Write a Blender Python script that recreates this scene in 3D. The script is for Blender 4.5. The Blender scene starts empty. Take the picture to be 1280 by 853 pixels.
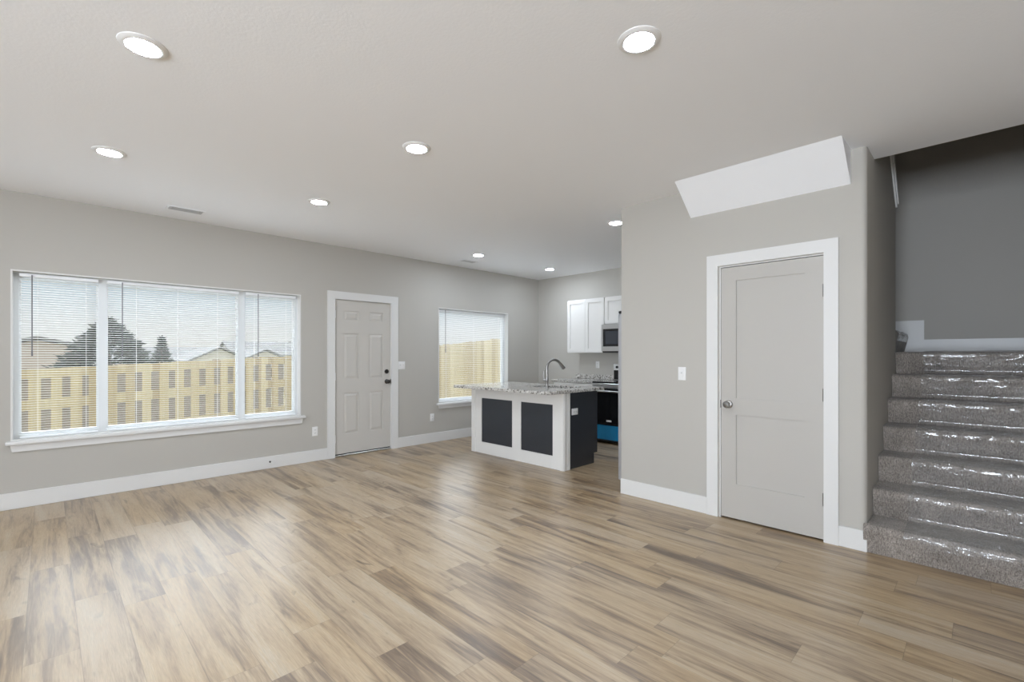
import bpy, bmesh, math, random
from mathutils import Vector, Matrix, noise

SC = bpy.context.scene
COL = SC.collection
R = math.radians

# ------------------------------------------------------------------ camera, world, lights, exposure
cam_d = bpy.data.cameras.new('camera')
cam = bpy.data.objects.new('camera', cam_d); COL.objects.link(cam)
cam_d.sensor_width = 36.0
cam_d.lens = 583.0 / 1280.0 * 36.0
cam_d.shift_y = 17.5 / 1280.0
cam_d.clip_start = 0.05
cam_d.clip_end = 500
cam.location = (0, 0, 1.33)
cam.rotation_euler = (R(90), 0, R(45.1))
SC.camera = cam

SC.view_settings.view_transform = 'Standard'
SC.view_settings.look = 'None'
SC.view_settings.exposure = 0.16
SC.view_settings.gamma = 1.0
SC.view_settings.use_curve_mapping = False
try:
    SC.cycles.max_bounces = 14
    SC.cycles.diffuse_bounces = 7
    SC.cycles.transparent_max_bounces = 24
    SC.cycles.sample_clamp_indirect = 6.0
except Exception:
    pass

SKY_HIGH = 1.5          # brightness of the overcast overhead
SUN_GLOW = 9.0         # extra brightness of the cloud around the veiled sun, beyond the rear fence
FILL_L, FILL_R = 10.0, 365.0   # watts of the two added fill lamps behind the camera
DOWN_L = 215.0           # radiance of a recessed lamp's diffuser

world = bpy.data.worlds.new('overcast_sky'); SC.world = world
world.use_nodes = True
nt = world.node_tree
for n in list(nt.nodes): nt.nodes.remove(n)
wo = nt.nodes.new('ShaderNodeOutputWorld'); bg = nt.nodes.new('ShaderNodeBackground')
tc = nt.nodes.new('ShaderNodeTexCoord'); sx = nt.nodes.new('ShaderNodeSeparateXYZ')
cr = nt.nodes.new('ShaderNodeValToRGB')
nt.links.new(tc.outputs['Generated'], sx.inputs[0]); nt.links.new(sx.outputs[2], cr.inputs[0])
els = cr.color_ramp.elements
els[0].position = 0.0; els[0].color = (0.71, 0.70, 0.68, 1)
els[1].position = 0.34; els[1].color = (SKY_HIGH * .95, SKY_HIGH * .98, SKY_HIGH, 1)
for p, c in ((0.05, (0.67, 0.68, 0.685, 1)), (0.11, (0.51, 0.59, 0.66, 1)), (0.15, (.62, .68, .74, 1))):
    e = els.new(p); e.color = c
# the veiled sun: a broad glow in the cloud about 32 degrees up on the window side
dt = nt.nodes.new('ShaderNodeVectorMath'); dt.operation = 'DOT_PRODUCT'
gd = Vector((-.80, .22, .53)).normalized(); dt.inputs[1].default_value = gd
nt.links.new(tc.outputs['Generated'], dt.inputs[0])
mr = nt.nodes.new('ShaderNodeMapRange'); mr.interpolation_type = 'SMOOTHERSTEP'
mr.inputs[1].default_value = .62; mr.inputs[2].default_value = 1.0; nt.links.new(dt.outputs['Value'], mr.inputs[0])
me_ = nt.nodes.new('ShaderNodeMapRange'); me_.interpolation_type = 'SMOOTHSTEP'
me_.inputs[1].default_value = .13; me_.inputs[2].default_value = .34; nt.links.new(sx.outputs[2], me_.inputs[0])
mm = nt.nodes.new('ShaderNodeMath'); mm.operation = 'MULTIPLY'
nt.links.new(mr.outputs[0], mm.inputs[0]); nt.links.new(me_.outputs[0], mm.inputs[1])
gs = nt.nodes.new('ShaderNodeVectorMath'); gs.operation = 'SCALE'; gs.inputs[0].default_value = (SUN_GLOW * .90, SUN_GLOW * .97, SUN_GLOW * 1.05)
nt.links.new(mm.outputs[0], gs.inputs['Scale'])
ga = nt.nodes.new('ShaderNodeVectorMath'); ga.operation = 'ADD'
nt.links.new(cr.outputs[0], ga.inputs[0]); nt.links.new(gs.outputs[0], ga.inputs[1])
bg.inputs[1].default_value = 1.0
nt.links.new(ga.outputs[0], bg.inputs[0]); nt.links.new(bg.outputs[0], wo.inputs[0])


def area(name, loc, rot, sx_, sy_, power, color=(1, 1, 1), portal=False, spread=180):
    d = bpy.data.lights.new(name, 'AREA'); d.shape = 'RECTANGLE'; d.size = sx_; d.size_y = sy_
    d.energy = power; d.color = color
    try: d.spread = R(spread)
    except Exception: pass
    if portal: d.cycles.is_portal = True
    o = bpy.data.objects.new(name, d); COL.objects.link(o); o.location = loc; o.rotation_euler = rot
    return o

# fill lamps added at two invented front windows, tilted up toward the ceiling
area('fill_front_left', (-3.6, -4.56, 1.45), (R(90 + 44), 0, 0), 2.3, 1.4, FILL_L, (0.85, 0.94, 1.075))
area('fill_front_right', (0.35, -4.56, 1.35), (R(90 + 42), 0, 0), 1.8, 1.7, FILL_R, (0.85, 0.94, 1.075))
# portals that guide sky light through the rear windows
area('sky_portal_wide', (-6.10, 0.99, 1.32), (0, R(-90), 0), 1.5, 2.45, 1, portal=True)
area('sky_portal_kitchen', (-6.10, 5.02, 1.32), (0, R(-90), 0), 1.5, 1.5, 1, portal=True)

# ------------------------------------------------------------------ materials
MATS = {}
def base_mat(name):
    m = bpy.data.materials.new(name); m.use_nodes = True
    t = m.node_tree
    b = t.nodes.get('Principled BSDF')
    MATS[name] = m
    return m, t, b

def lin(c):
    return tuple(((x / 255) / 12.92 if x / 255 <= .04045 else ((x / 255 + .055) / 1.055) ** 2.4) for x in c)

def mat(name, col, rough=.5, metal=0., spec=.5, bump=0., scale=200., var=0., vscale=4., srgb=False, coat=0.):
    m, t, b = base_mat(name)
    if srgb: col = lin(col)
    b.inputs['Base Color'].default_value = (*col, 1)
    b.inputs['Roughness'].default_value = rough
    b.inputs['Metallic'].default_value = metal
    b.inputs['Specular IOR Level'].default_value = spec
    if coat: b.inputs['Coat Weight'].default_value = coat
    co = t.nodes.new('ShaderNodeTexCoord')
    if var:
        n = t.nodes.new('ShaderNodeTexNoise'); n.inputs['Scale'].default_value = vscale
        n.inputs['Detail'].default_value = 4
        mx = t.nodes.new('ShaderNodeMix'); mx.data_type = 'RGBA'
        mx.inputs[6].default_value = (*[c * (1 - var) for c in col], 1)
        mx.inputs[7].default_value = (*[min(1, c * (1 + var)) for c in col], 1)
        t.links.new(co.outputs['Object'], n.inputs['Vector']); t.links.new(n.outputs[0], mx.inputs[0])
        t.links.new(mx.outputs[2], b.inputs['Base Color'])
    if bump:
        n = t.nodes.new('ShaderNodeTexNoise'); n.inputs['Scale'].default_value = scale
        n.inputs['Detail'].default_value = 3
        bp = t.nodes.new('ShaderNodeBump'); bp.inputs['Strength'].default_value = bump
        bp.inputs['Distance'].default_value = .002
        t.links.new(co.outputs['Object'], n.inputs['Vector']); t.links.new(n.outputs[0], bp.inputs['Height'])
        t.links.new(bp.outputs[0], b.inputs['Normal'])
    return m

M_WALL = mat('greige_wall_paint', (.478, .456, .414), .6, spec=.3, bump=.12, scale=160)
M_CEIL = mat('white_ceiling_texture', (.90, .905, .915), .8, spec=.2, bump=.35, scale=70)
M_TRIM = mat('white_trim_paint', (.712, .703, .682), .35, spec=.4, bump=.03, scale=40)
M_DOOR = mat('pale_greige_door_paint', (.475, .452, .415), .4, spec=.4, bump=.05, scale=120)
M_BDOOR = mat('greige_steel_door_paint', (.56, .533, .49), .4, spec=.4, bump=.04, scale=120)
M_VINYL = mat('white_vinyl', (.68, .69, .69), .35, spec=.4, bump=.01)
M_SLAT = mat('white_blind_slat', (.86, .87, .88), .45, spec=.4, var=.02)
M_WAND = mat('grey_blind_wand', (.16, .16, .17), .3, spec=.5, var=.05)
M_CORD = mat('white_ladder_cord', (.8, .8, .8), .7, var=.03)
M_SINK = mat('satin_sink_steel', (.28, .28, .275), .35, metal=1., var=.05)
M_NICKEL = mat('satin_nickel', (.34, .33, .315), .28, metal=1., var=.05, vscale=30)
M_STEEL = mat('brushed_stainless', (.56, .56, .56), .32, metal=1., var=.06, vscale=12)
M_FRIDGE = mat('grey_stainless_finish', (.42, .42, .43), .38, metal=.35, var=.04)
M_CABW = mat('white_cabinet_paint', (.78, .765, .735), .35, spec=.4, bump=.02, scale=80)
M_NAVY = mat('charcoal_navy_paint', (.026, .031, .040), .28, spec=.6, var=.1, vscale=3)
M_BLACK = mat('black_glass', (.008, .008, .009), .08, spec=.5, var=.1)
M_BLKP = mat('black_plastic', (.015, .015, .016), .4, var=.1)
M_MWGL = mat('dark_microwave_glass', (.03, .035, .045), .12, spec=.6, var=.1)
M_BLUE = mat('blue_protective_film', (.012, .20, .40), .25, spec=.5, bump=.4, scale=8, var=.25, vscale=6)
M_PLATE = mat('white_plastic_plate', (.80, .795, .78), .3, spec=.5, var=.01)
M_SLOT = mat('dark_slot', (.05, .05, .05), .6, var=.1)
M_GREYV = mat('pale_grey_register', (.62, .62, .61), .5, var=.03)
M_DARKM = mat('dark_bronze_metal', (.10, .095, .09), .35, metal=1., var=.1)
M_ALU = mat('aluminium_threshold', (.6, .6, .58), .35, metal=1., var=.05)
M_HOUSE1 = mat('tan_house_siding', (.52, .44, .38), .8, var=.05)
M_HOUSE2 = mat('cream_house_siding', (.66, .63, .56), .8, var=.05)
M_ROOF = mat('grey_shingle_roof', (.26, .26, .262), .9, spec=.05, var=.12, vscale=3)
M_TREE = mat('grey_green_needles', (.085, .10, .085), .9, var=.3, vscale=2)
M_TREEF = mat('hazy_bare_twigs', (.36, .33, .30), .9, var=.15, vscale=2)
M_BARK = mat('grey_bark', (.14, .12, .10), .9, var=.2)
M_LAWN = mat('dormant_lawn', (.26, .24, .15), .95, spec=.05, var=.25, vscale=3, bump=.5, scale=60)
M_FENCE = None


def fence_mat():
    m, t, b = base_mat('new_pine_pickets')
    co = t.nodes.new('ShaderNodeTexCoord'); sp = t.nodes.new('ShaderNodeSeparateXYZ')
    t.links.new(co.outputs['Object'], sp.inputs[0])
    ad = t.nodes.new('ShaderNodeMath'); ad.operation = 'ADD'
    t.links.new(sp.outputs[0], ad.inputs[0]); t.links.new(sp.outputs[1], ad.inputs[1])
    ml = t.nodes.new('ShaderNodeMath'); ml.operation = 'MULTIPLY'; ml.inputs[1].default_value = 1 / .1375
    t.links.new(ad.outputs[0], ml.inputs[0])
    fl = t.nodes.new('ShaderNodeMath'); fl.operation = 'FLOOR'; t.links.new(ml.outputs[0], fl.inputs[0])
    wn = t.nodes.new('ShaderNodeTexWhiteNoise'); wn.noise_dimensions = '1D'
    t.links.new(fl.outputs[0], wn.inputs['W'])
    cr = t.nodes.new('ShaderNodeValToRGB')
    cr.color_ramp.elements[0].color = (.46, .36, .19, 1); cr.color_ramp.elements[1].color = (.64, .55, .345, 1)
    e = cr.color_ramp.elements.new(.5); e.color = (.57, .47, .27, 1)
    t.links.new(wn.outputs[0], cr.inputs[0])
    mp = t.nodes.new('ShaderNodeMapping'); mp.inputs['Scale'].default_value = (40, 40, 1.5)
    t.links.new(co.outputs['Object'], mp.inputs[0])
    n = t.nodes.new('ShaderNodeTexNoise'); n.inputs['Scale'].default_value = 1; n.inputs['Detail'].default_value = 4
    t.links.new(mp.outputs[0], n.inputs['Vector'])
    mx = t.nodes.new('ShaderNodeMix'); mx.data_type = 'RGBA'; mx.blend_type = 'MULTIPLY'; mx.inputs[0].default_value = .5
    rr = t.nodes.new('ShaderNodeMapRange'); rr.inputs[3].default_value = .6; rr.inputs[4].default_value = 1.3
    t.links.new(n.outputs[0], rr.inputs[0])
    t.links.new(cr.outputs[0], mx.inputs[6]); t.links.new(rr.outputs[0], mx.inputs[7])
    t.links.new(mx.outputs[2], b.inputs['Base Color'])
    b.inputs['Roughness'].default_value = .8
    return m
M_FENCE = fence_mat()
M_FENCE_SHADE = mat('shaded_grey_pickets', (.31, .27, .225), .9, var=.25, vscale=6)  # rear boards: shade behind the front pickets put into the colour


def floor_mat():
    m, t, b = base_mat('vinyl_oak_planks')
    N = t.nodes; L = t.links.new
    geo = N.new('ShaderNodeNewGeometry'); sp = N.new('ShaderNodeSeparateXYZ'); L(geo.outputs['Position'], sp.inputs[0])
    def math_(op, a, b_=None, c=None):
        n = N.new('ShaderNodeMath'); n.operation = op
        for i, v in enumerate((a, b_, c)):
            if v is None: continue
            if isinstance(v, (int, float)): n.inputs[i].default_value = v
            else: L(v, n.inputs[i])
        return n.outputs[0]
    W, LEN = .181, 1.22
    yr = math_('DIVIDE', math_('ADD', sp.outputs[1], 10.03), W)
    row = math_('FLOOR', yr); fy = math_('FRACT', yr)
    w1 = N.new('ShaderNodeTexWhiteNoise'); w1.noise_dimensions = '1D'; L(row, w1.inputs['W'])
    xr = math_('ADD', math_('DIVIDE', math_('ADD', sp.outputs[0], 20), LEN), math_('MULTIPLY', w1.outputs[0], 7.3))
    colm = math_('FLOOR', xr); fx = math_('FRACT', xr)
    cv = N.new('ShaderNodeCombineXYZ'); L(row, cv.inputs[0]); L(colm, cv.inputs[1])
    w2 = N.new('ShaderNodeTexWhiteNoise'); w2.noise_dimensions = '2D'; L(cv.outputs[0], w2.inputs['Vector'])
    rnd = w2.outputs[0]; sc3 = N.new('ShaderNodeSeparateColor'); L(w2.outputs[1], sc3.inputs[0])
    # grain coordinates, shifted per plank so that no two planks share a figure
    gx = math_('ADD', sp.outputs[0], math_('MULTIPLY', rnd, 37.0))
    gy = math_('ADD', sp.outputs[1], math_('MULTIPLY', sc3.outputs[1], 11.0))
    gv = N.new('ShaderNodeCombineXYZ'); L(gx, gv.inputs[0]); L(gy, gv.inputs[1])
    def noise_(scx, scy, detail=4, dist=0., rough=.55):
        mp = N.new('ShaderNodeMapping'); mp.inputs['Scale'].default_value = (scx, scy, 1); L(gv.outputs[0], mp.inputs[0])
        n = N.new('ShaderNodeTexNoise'); n.inputs['Scale'].default_value = 1.0; n.inputs['Detail'].default_value = detail
        n.inputs['Distortion'].default_value = dist; n.inputs['Roughness'].default_value = rough
        L(mp.outputs[0], n.inputs['Vector']); return n.outputs[0]
    broad = noise_(.9, 9, 4, .9)
    streak = noise_(1.9, 34, 6, 1.3, .6)
    fine = noise_(14, 330, 3)
    knot = noise_(4.5, 13, 2, 1.2)
    v = math_('ADD', math_('MULTIPLY', broad, .62), math_('MULTIPLY', streak, .38))
    v = math_('ADD', v, math_('MULTIPLY', math_('SUBTRACT', rnd, .5), .085))
    cr = N.new('ShaderNodeValToRGB'); e = cr.color_ramp.elements
    e[0].position = .335; e[0].color = (.135, .088, .052, 1)
    e[1].position = .68; e[1].color = (.46, .365, .245, 1)
    for p, c in ((.42, (.232, .157, .091, 1)), (.485, (.352, .245, .137, 1)), (.56, (.430, .312, .180, 1))):
        x = e.new(p); x.color = c
    L(math_('MULTIPLY_ADD', math_('SUBTRACT', v, .5), 1.05, .506), cr.inputs[0])
    # greyed planks
    mx = N.new('ShaderNodeMix'); mx.data_type = 'RGBA'
    L(math_('MULTIPLY', sc3.outputs[2], .30), mx.inputs[0]); L(cr.outputs[0], mx.inputs[6])
    hs = N.new('ShaderNodeHueSaturation'); hs.inputs['Saturation'].default_value = .45; L(cr.outputs[0], hs.inputs['Color'])
    L(hs.outputs[0], mx.inputs[7])
    # knots
    kr = N.new('ShaderNodeMapRange'); kr.inputs[1].default_value = .66; kr.inputs[2].default_value = .80
    kr.inputs[3].default_value = 1.; kr.inputs[4].default_value = .55; L(knot, kr.inputs[0])
    fr = N.new('ShaderNodeMapRange'); fr.inputs[1].default_value = .3; fr.inputs[2].default_value = .7
    fr.inputs[3].default_value = .84; fr.inputs[4].default_value = 1.12; L(fine, fr.inputs[0])
    # seams
    ey = math_('MINIMUM', fy, math_('SUBTRACT', 1, fy)); ex = math_('MINIMUM', fx, math_('SUBTRACT', 1, fx))
    sy = math_('GREATER_THAN', ey, .007); sxx = math_('GREATER_THAN', ex, .0011)
    seam = math_('MULTIPLY', sy, sxx)
    seamc = math_('ADD', math_('MULTIPLY', seam, .28), .72)
    k = math_('MULTIPLY', math_('MULTIPLY', kr.outputs[0], fr.outputs[0]), seamc)
    vm = N.new('ShaderNodeVectorMath'); vm.operation = 'SCALE'; L(mx.outputs[2], vm.inputs[0]); L(k, vm.inputs['Scale'])
    L(vm.outputs[0], b.inputs['Base Color'])
    rg = N.new('ShaderNodeMapRange'); rg.inputs[3].default_value = .25; rg.inputs[4].default_value = .42
    L(streak, rg.inputs[0]); L(rg.outputs[0], b.inputs['Roughness'])
    b.inputs['Specular IOR Level'].default_value = .95
    bp = N.new('ShaderNodeBump'); bp.inputs['Strength'].default_value = .16; bp.inputs['Distance'].default_value = .002
    hh = math_('ADD', math_('MULTIPLY', fine, .6), math_('MULTIPLY', seam, .8)); L(hh, bp.inputs['Height'])
    L(bp.outputs[0], b.inputs['Normal'])
    return m
M_FLOOR = floor_mat()


def granite_mat():
    m, t, b = base_mat('speckled_granite')
    N = t.nodes; L = t.links.new
    co = N.new('ShaderNodeTexCoord')
    n1 = N.new('ShaderNodeTexNoise'); n1.inputs['Scale'].default_value = 46; n1.inputs['Detail'].default_value = 5; n1.inputs['Roughness'].default_value = .65
    n2 = N.new('ShaderNodeTexVoronoi'); n2.inputs['Scale'].default_value = 85
    L(co.outputs['Object'], n1.inputs['Vector']); L(co.outputs['Object'], n2.inputs['Vector'])
    cr = N.new('ShaderNodeValToRGB'); e = cr.color_ramp.elements
    e[0].position = .36; e[0].color = (.045, .04, .036, 1); e[1].position = .60; e[1].color = (.72, .70, .66, 1)
    for p, c in ((.415, (.20, .178, .155, 1)), (.47, (.51, .485, .45, 1))):
        x = e.new(p); x.color = c
    L(n1.outputs[0], cr.inputs[0])
    mx = N.new('ShaderNodeMix'); mx.data_type = 'RGBA'; mx.blend_type = 'MULTIPLY'; mx.inputs[0].default_value = .45
    sc = N.new('ShaderNodeSeparateColor'); L(n2.outputs['Color'], sc.inputs[0])
    r2 = N.new('ShaderNodeMapRange'); r2.inputs[3].default_value = .35; r2.inputs[4].default_value = 1.25; L(sc.outputs[0], r2.inputs[0])
    L(cr.outputs[0], mx.inputs[6]); L(r2.outputs[0], mx.inputs[7]); L(mx.outputs[2], b.inputs['Base Color'])
    b.inputs['Roughness'].default_value = .14
    return m
M_GRAN = granite_mat()


def carpet_mat():
    m, t, b = base_mat('grey_brown_carpet')
    N = t.nodes; L = t.links.new
    co = N.new('ShaderNodeTexCoord')
    n1 = N.new('ShaderNodeTexNoise'); n1.inputs['Scale'].default_value = 190; n1.inputs['Detail'].default_value = 3
    n2 = N.new('ShaderNodeTexNoise'); n2.inputs['Scale'].default_value = 7; n2.inputs['Detail'].default_value = 4
    mp = N.new('ShaderNodeMapping'); mp.inputs['Scale'].default_value = (210, 60, 50); L(co.outputs['Object'], mp.inputs[0])
    n3 = N.new('ShaderNodeTexNoise'); n3.inputs['Scale'].default_value = 1; n3.inputs['Detail'].default_value = 2
    L(mp.outputs[0], n3.inputs['Vector'])
    L(co.outputs['Object'], n1.inputs['Vector']); L(co.outputs['Object'], n2.inputs['Vector'])
    a = N.new('ShaderNodeMath'); a.operation = 'ADD'
    s1 = N.new('ShaderNodeMath'); s1.operation = 'MULTIPLY'; s1.inputs[1].default_value = .55; L(n1.outputs[0], s1.inputs[0])
    s2 = N.new('ShaderNodeMath'); s2.operation = 'MULTIPLY'; s2.inputs[1].default_value = .45; L(n3.outputs[0], s2.inputs[0])
    L(s1.outputs[0], a.inputs[0]); L(s2.outputs[0], a.inputs[1])
    cr = N.new('ShaderNodeValToRGB'); e = cr.color_ramp.elements
    e[0].position = .34; e[0].color = (.12, .103, .088, 1); e[1].position = .64; e[1].color = (.41, .365, .325, 1)
    L(a.outputs[0], cr.inputs[0])
    r2 = N.new('ShaderNodeMapRange'); r2.inputs[1].default_value = .3; r2.inputs[2].default_value = .7; r2.inputs[3].default_value = .78; r2.inputs[4].default_value = 1.15; L(n2.outputs[0], r2.inputs[0])
    vm = N.new('ShaderNodeVectorMath'); vm.operation = 'SCALE'; L(cr.outputs[0], vm.inputs[0]); L(r2.outputs[0], vm.inputs['Scale'])
    L(vm.outputs[0], b.inputs['Base Color'])
    b.inputs['Roughness'].default_value = 1.; b.inputs['Specular IOR Level'].default_value = .05
    b.inputs['Sheen Weight'].default_value = .25
    bp = N.new('ShaderNodeBump'); bp.inputs['Strength'].default_value = .8; bp.inputs['Distance'].default_value = .006
    L(a.outputs[0], bp.inputs['Height']); L(bp.outputs[0], b.inputs['Normal'])
    return m
M_CARPET = carpet_mat()


def clear_mat(name, tint, f0, rough, bump=0., scale=20., haze=0.):
    m, t, b = base_mat(name)
    N = t.nodes; L = t.links.new
    N.remove(b)
    out = N.get('Material Output')
    tr = N.new('ShaderNodeBsdfTransparent'); tr.inputs[0].default_value = (*tint, 1)
    gl = N.new('ShaderNodeBsdfGlossy'); gl.inputs['Roughness'].default_value = rough
    lw = N.new('ShaderNodeLayerWeight'); lw.inputs['Blend'].default_value = .5
    pw = N.new('ShaderNodeMath'); pw.operation = 'POWER'; pw.inputs[1].default_value = 5.; L(lw.outputs['Facing'], pw.inputs[0])
    ml = N.new('ShaderNodeMath'); ml.operation = 'MULTIPLY_ADD'; ml.use_clamp = True
    ml.inputs[1].default_value = .96; ml.inputs[2].default_value = f0; L(pw.outputs[0], ml.inputs[0])
    mx = N.new('ShaderNodeMixShader')
    L(ml.outputs[0], mx.inputs[0]); L(tr.outputs[0], mx.inputs[1]); L(gl.outputs[0], mx.inputs[2])
    if haze:
        df = N.new('ShaderNodeBsdfDiffuse'); df.inputs[0].default_value = (.85, .85, .85, 1)
        m2 = N.new('ShaderNodeMixShader'); m2.inputs[0].default_value = haze
        L(mx.outputs[0], m2.inputs[1]); L(df.outputs[0], m2.inputs[2]); L(m2.outputs[0], out.inputs['Surface'])
    else:
        L(mx.outputs[0], out.inputs['Surface'])
    if bump:
        co = N.new('ShaderNodeTexCoord')
        mp = N.new('ShaderNodeMapping'); mp.inputs['Scale'].default_value = (1, 2.2, 2.2); L(co.outputs['Object'], mp.inputs[0])
        n = N.new('ShaderNodeTexNoise'); n.inputs['Scale'].default_value = scale; n.inputs['Detail'].default_value = 5
        n.inputs['Distortion'].default_value = 1.2
        L(mp.outputs[0], n.inputs['Vector'])
        bp = N.new('ShaderNodeBump'); bp.inputs['Strength'].default_value = bump; bp.inputs['Distance'].default_value = .02
        L(n.outputs[0], bp.inputs['Height']); L(bp.outputs[0], gl.inputs['Normal']); L(bp.outputs[0], lw.inputs['Normal'])
    return m
M_GLASS = clear_mat('window_glass', (.97, .98, .98), .03, .0)
M_FILM = clear_mat('clear_plastic_film', (.95, .95, .95), .085, .09, bump=.33, scale=8, haze=.07)


def emit_mat(name, col, s):
    m, t, b = base_mat(name)
    b.inputs['Base Color'].default_value = (.9, .9, .9, 1)
    b.inputs['Emission Color'].default_value = (*col, 1); b.inputs['Emission Strength'].default_value = s
    return m
M_LED = emit_mat('led_diffuser', (.83, .93, 1.06), DOWN_L)

# ------------------------------------------------------------------ builders
ORI = {}
def new_obj(name, bm, m, parent=None, smooth=False, loc=None):
    """links bm (world coordinates) as one mesh object; its origin is its parent's place or its own base centre"""
    bmesh.ops.recalc_face_normals(bm, faces=bm.faces[:])
    if parent is not None:
        o0 = ORI[parent.name]
    elif loc is not None:
        o0 = Vector(loc)
    else:
        xs = [v.co for v in bm.verts]
        lo = Vector([min(c[i] for c in xs) for i in range(3)]); hi = Vector([max(c[i] for c in xs) for i in range(3)])
        o0 = Vector(((lo.x + hi.x) / 2, (lo.y + hi.y) / 2, lo.z))
    bmesh.ops.translate(bm, verts=bm.verts[:], vec=-o0)
    me = bpy.data.meshes.new(name); bm.to_mesh(me); bm.free()
    me.materials.append(m)
    if smooth:
        for p in me.polygons: p.use_smooth = True
        try: me.set_sharp_from_angle(angle=R(40))
        except Exception: pass
    o = bpy.data.objects.new(name, me); COL.objects.link(o)
    if parent is not None: o.parent = parent
    else: o.location = o0
    ORI[o.name] = o0
    return o

def thing(name, label, cat, loc, group=None):
    o = bpy.data.objects.new(name, None); COL.objects.link(o); o.location = loc
    o.empty_display_size = .05
    o['label'] = label; o['category'] = cat
    if group: o['group'] = group
    ORI[o.name] = Vector(loc)
    return o

def tag(o, label, cat, group=None, kind=None):
    o['label'] = label; o['category'] = cat
    if group: o['group'] = group
    if kind: o['kind'] = kind
    return o

def struct(name, bm, m, label, cat, smooth=False):
    o = new_obj(name, bm, m, smooth=smooth); o['kind'] = 'structure'; o['label'] = label; o['category'] = cat
    return o

def struct_root(name, label, cat, loc):
    o = thing(name, label, cat, loc); o['kind'] = 'structure'; return o

def BM(): return bmesh.new()

def box(bm, x0, x1, y0, y1, z0, z1, bev=0., seg=2):
    t = bmesh.new()
    vs = [t.verts.new((x, y, z)) for x in (x0, x1) for y in (y0, y1) for z in (z0, z1)]
    for f in ((0, 1, 3, 2), (4, 6, 7, 5), (0, 4, 5, 1), (2, 3, 7, 6), (0, 2, 6, 4), (1, 5, 7, 3)):
        t.faces.new([vs[i] for i in f])
    bmesh.ops.recalc_face_normals(t, faces=t.faces[:])
    if bev:
        bev = min(bev, abs(x1 - x0) * .45, abs(y1 - y0) * .45, abs(z1 - z0) * .45)
        bmesh.ops.bevel(t, geom=t.edges[:], offset=bev, segments=seg, affect='EDGES', profile=.5, clamp_overlap=True)
    join(bm, t)

def join(bm, t):
    me = bpy.data.meshes.new('tmp'); t.to_mesh(me); t.free(); bm.from_mesh(me); bpy.data.meshes.remove(me)

AX = {'x': lambda u, v, d: (d, u, v), 'y': lambda u, v, d: (u, d, v), 'z': lambda u, v, d: (u, v, d)}

def grid(bm, axis, u0, u1, v0, v1, d0, d1, holes=()):
    """a slab u0..u1 x v0..v1, d0..d1 thick along AXIS, with rectangular holes (a0, a1, b0, b1)"""
    us = sorted({u0, u1, *[h[0] for h in holes], *[h[1] for h in holes]}); us = [u for u in us if u0 <= u <= u1]
    vs = sorted({v0, v1, *[h[2] for h in holes], *[h[3] for h in holes]}); vs = [v for v in vs if v0 <= v <= v1]
    def solid(i, j):
        if not (0 <= i < len(us) - 1 and 0 <= j < len(vs) - 1): return False
        cu = (us[i] + us[i + 1]) / 2; cv = (vs[j] + vs[j + 1]) / 2
        return not any(h[0] < cu < h[1] and h[2] < cv < h[3] for h in holes)
    t = bmesh.new(); vd = {}
    def V(i, j, k):
        if (i, j, k) not in vd: vd[(i, j, k)] = t.verts.new(AX[axis](us[i], vs[j], (d0, d1)[k]))
        return vd[(i, j, k)]
    for i in range(len(us) - 1):
        for j in range(len(vs) - 1):
            if not solid(i, j): continue
            for k in (0, 1): t.faces.new((V(i, j, k), V(i + 1, j, k), V(i + 1, j + 1, k), V(i, j + 1, k)))
            for di, dj, a, b in ((-1, 0, (i, j), (i, j + 1)), (1, 0, (i + 1, j), (i + 1, j + 1)), (0, -1, (i, j), (i + 1, j)), (0, 1, (i, j + 1), (i + 1, j + 1))):
                if not solid(i + di, j + dj):
                    t.faces.new((V(*a, 0), V(*b, 0), V(*b, 1), V(*a, 1)))
    bmesh.ops.recalc_face_normals(t, faces=t.faces[:])
    join(bm, t)

def prism(bm, axis, pts, d0, d1):
    t = bmesh.new()
    a = [t.verts.new(AX[axis](p[0], p[1], d0)) for p in pts]; b = [t.verts.new(AX[axis](p[0], p[1], d1)) for p in pts]
    n = len(pts)
    t.faces.new(a); t.faces.new(b[::-1])
    for i in range(n): t.faces.new((a[i], a[(i + 1) % n], b[(i + 1) % n], b[i]))
    bmesh.ops.recalc_face_normals(t, faces=t.faces[:])
    join(bm, t)

def tube(bm, pts, rad, seg=12, caps=True):
    pts = [Vector(p) for p in pts]; n = len(pts)
    rads = rad if isinstance(rad, (list, tuple)) else [rad] * n
    t = bmesh.new(); rings = []
    up = None
    for i, p in enumerate(pts):
        d = (pts[min(i + 1, n - 1)] - pts[max(i - 1, 0)]).normalized()
        if up is None:
            up = Vector((0, 0, 1)) if abs(d.z) < .9 else Vector((1, 0, 0))
        s = d.cross(up).normalized(); up = s.cross(d).normalized()
        rings.append([t.verts.new(p + (s * math.cos(2 * math.pi * k / seg) + up * math.sin(2 * math.pi * k / seg)) * rads[i]) for k in range(seg)])
    for a, b in zip(rings, rings[1:]):
        for k in range(seg): t.faces.new((a[k], a[(k + 1) % seg], b[(k + 1) % seg], b[k]))
    if caps: t.faces.new(rings[0][::-1]); t.faces.new(rings[-1])
    bmesh.ops.recalc_face_normals(t, faces=t.faces[:])
    join(bm, t)

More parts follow.
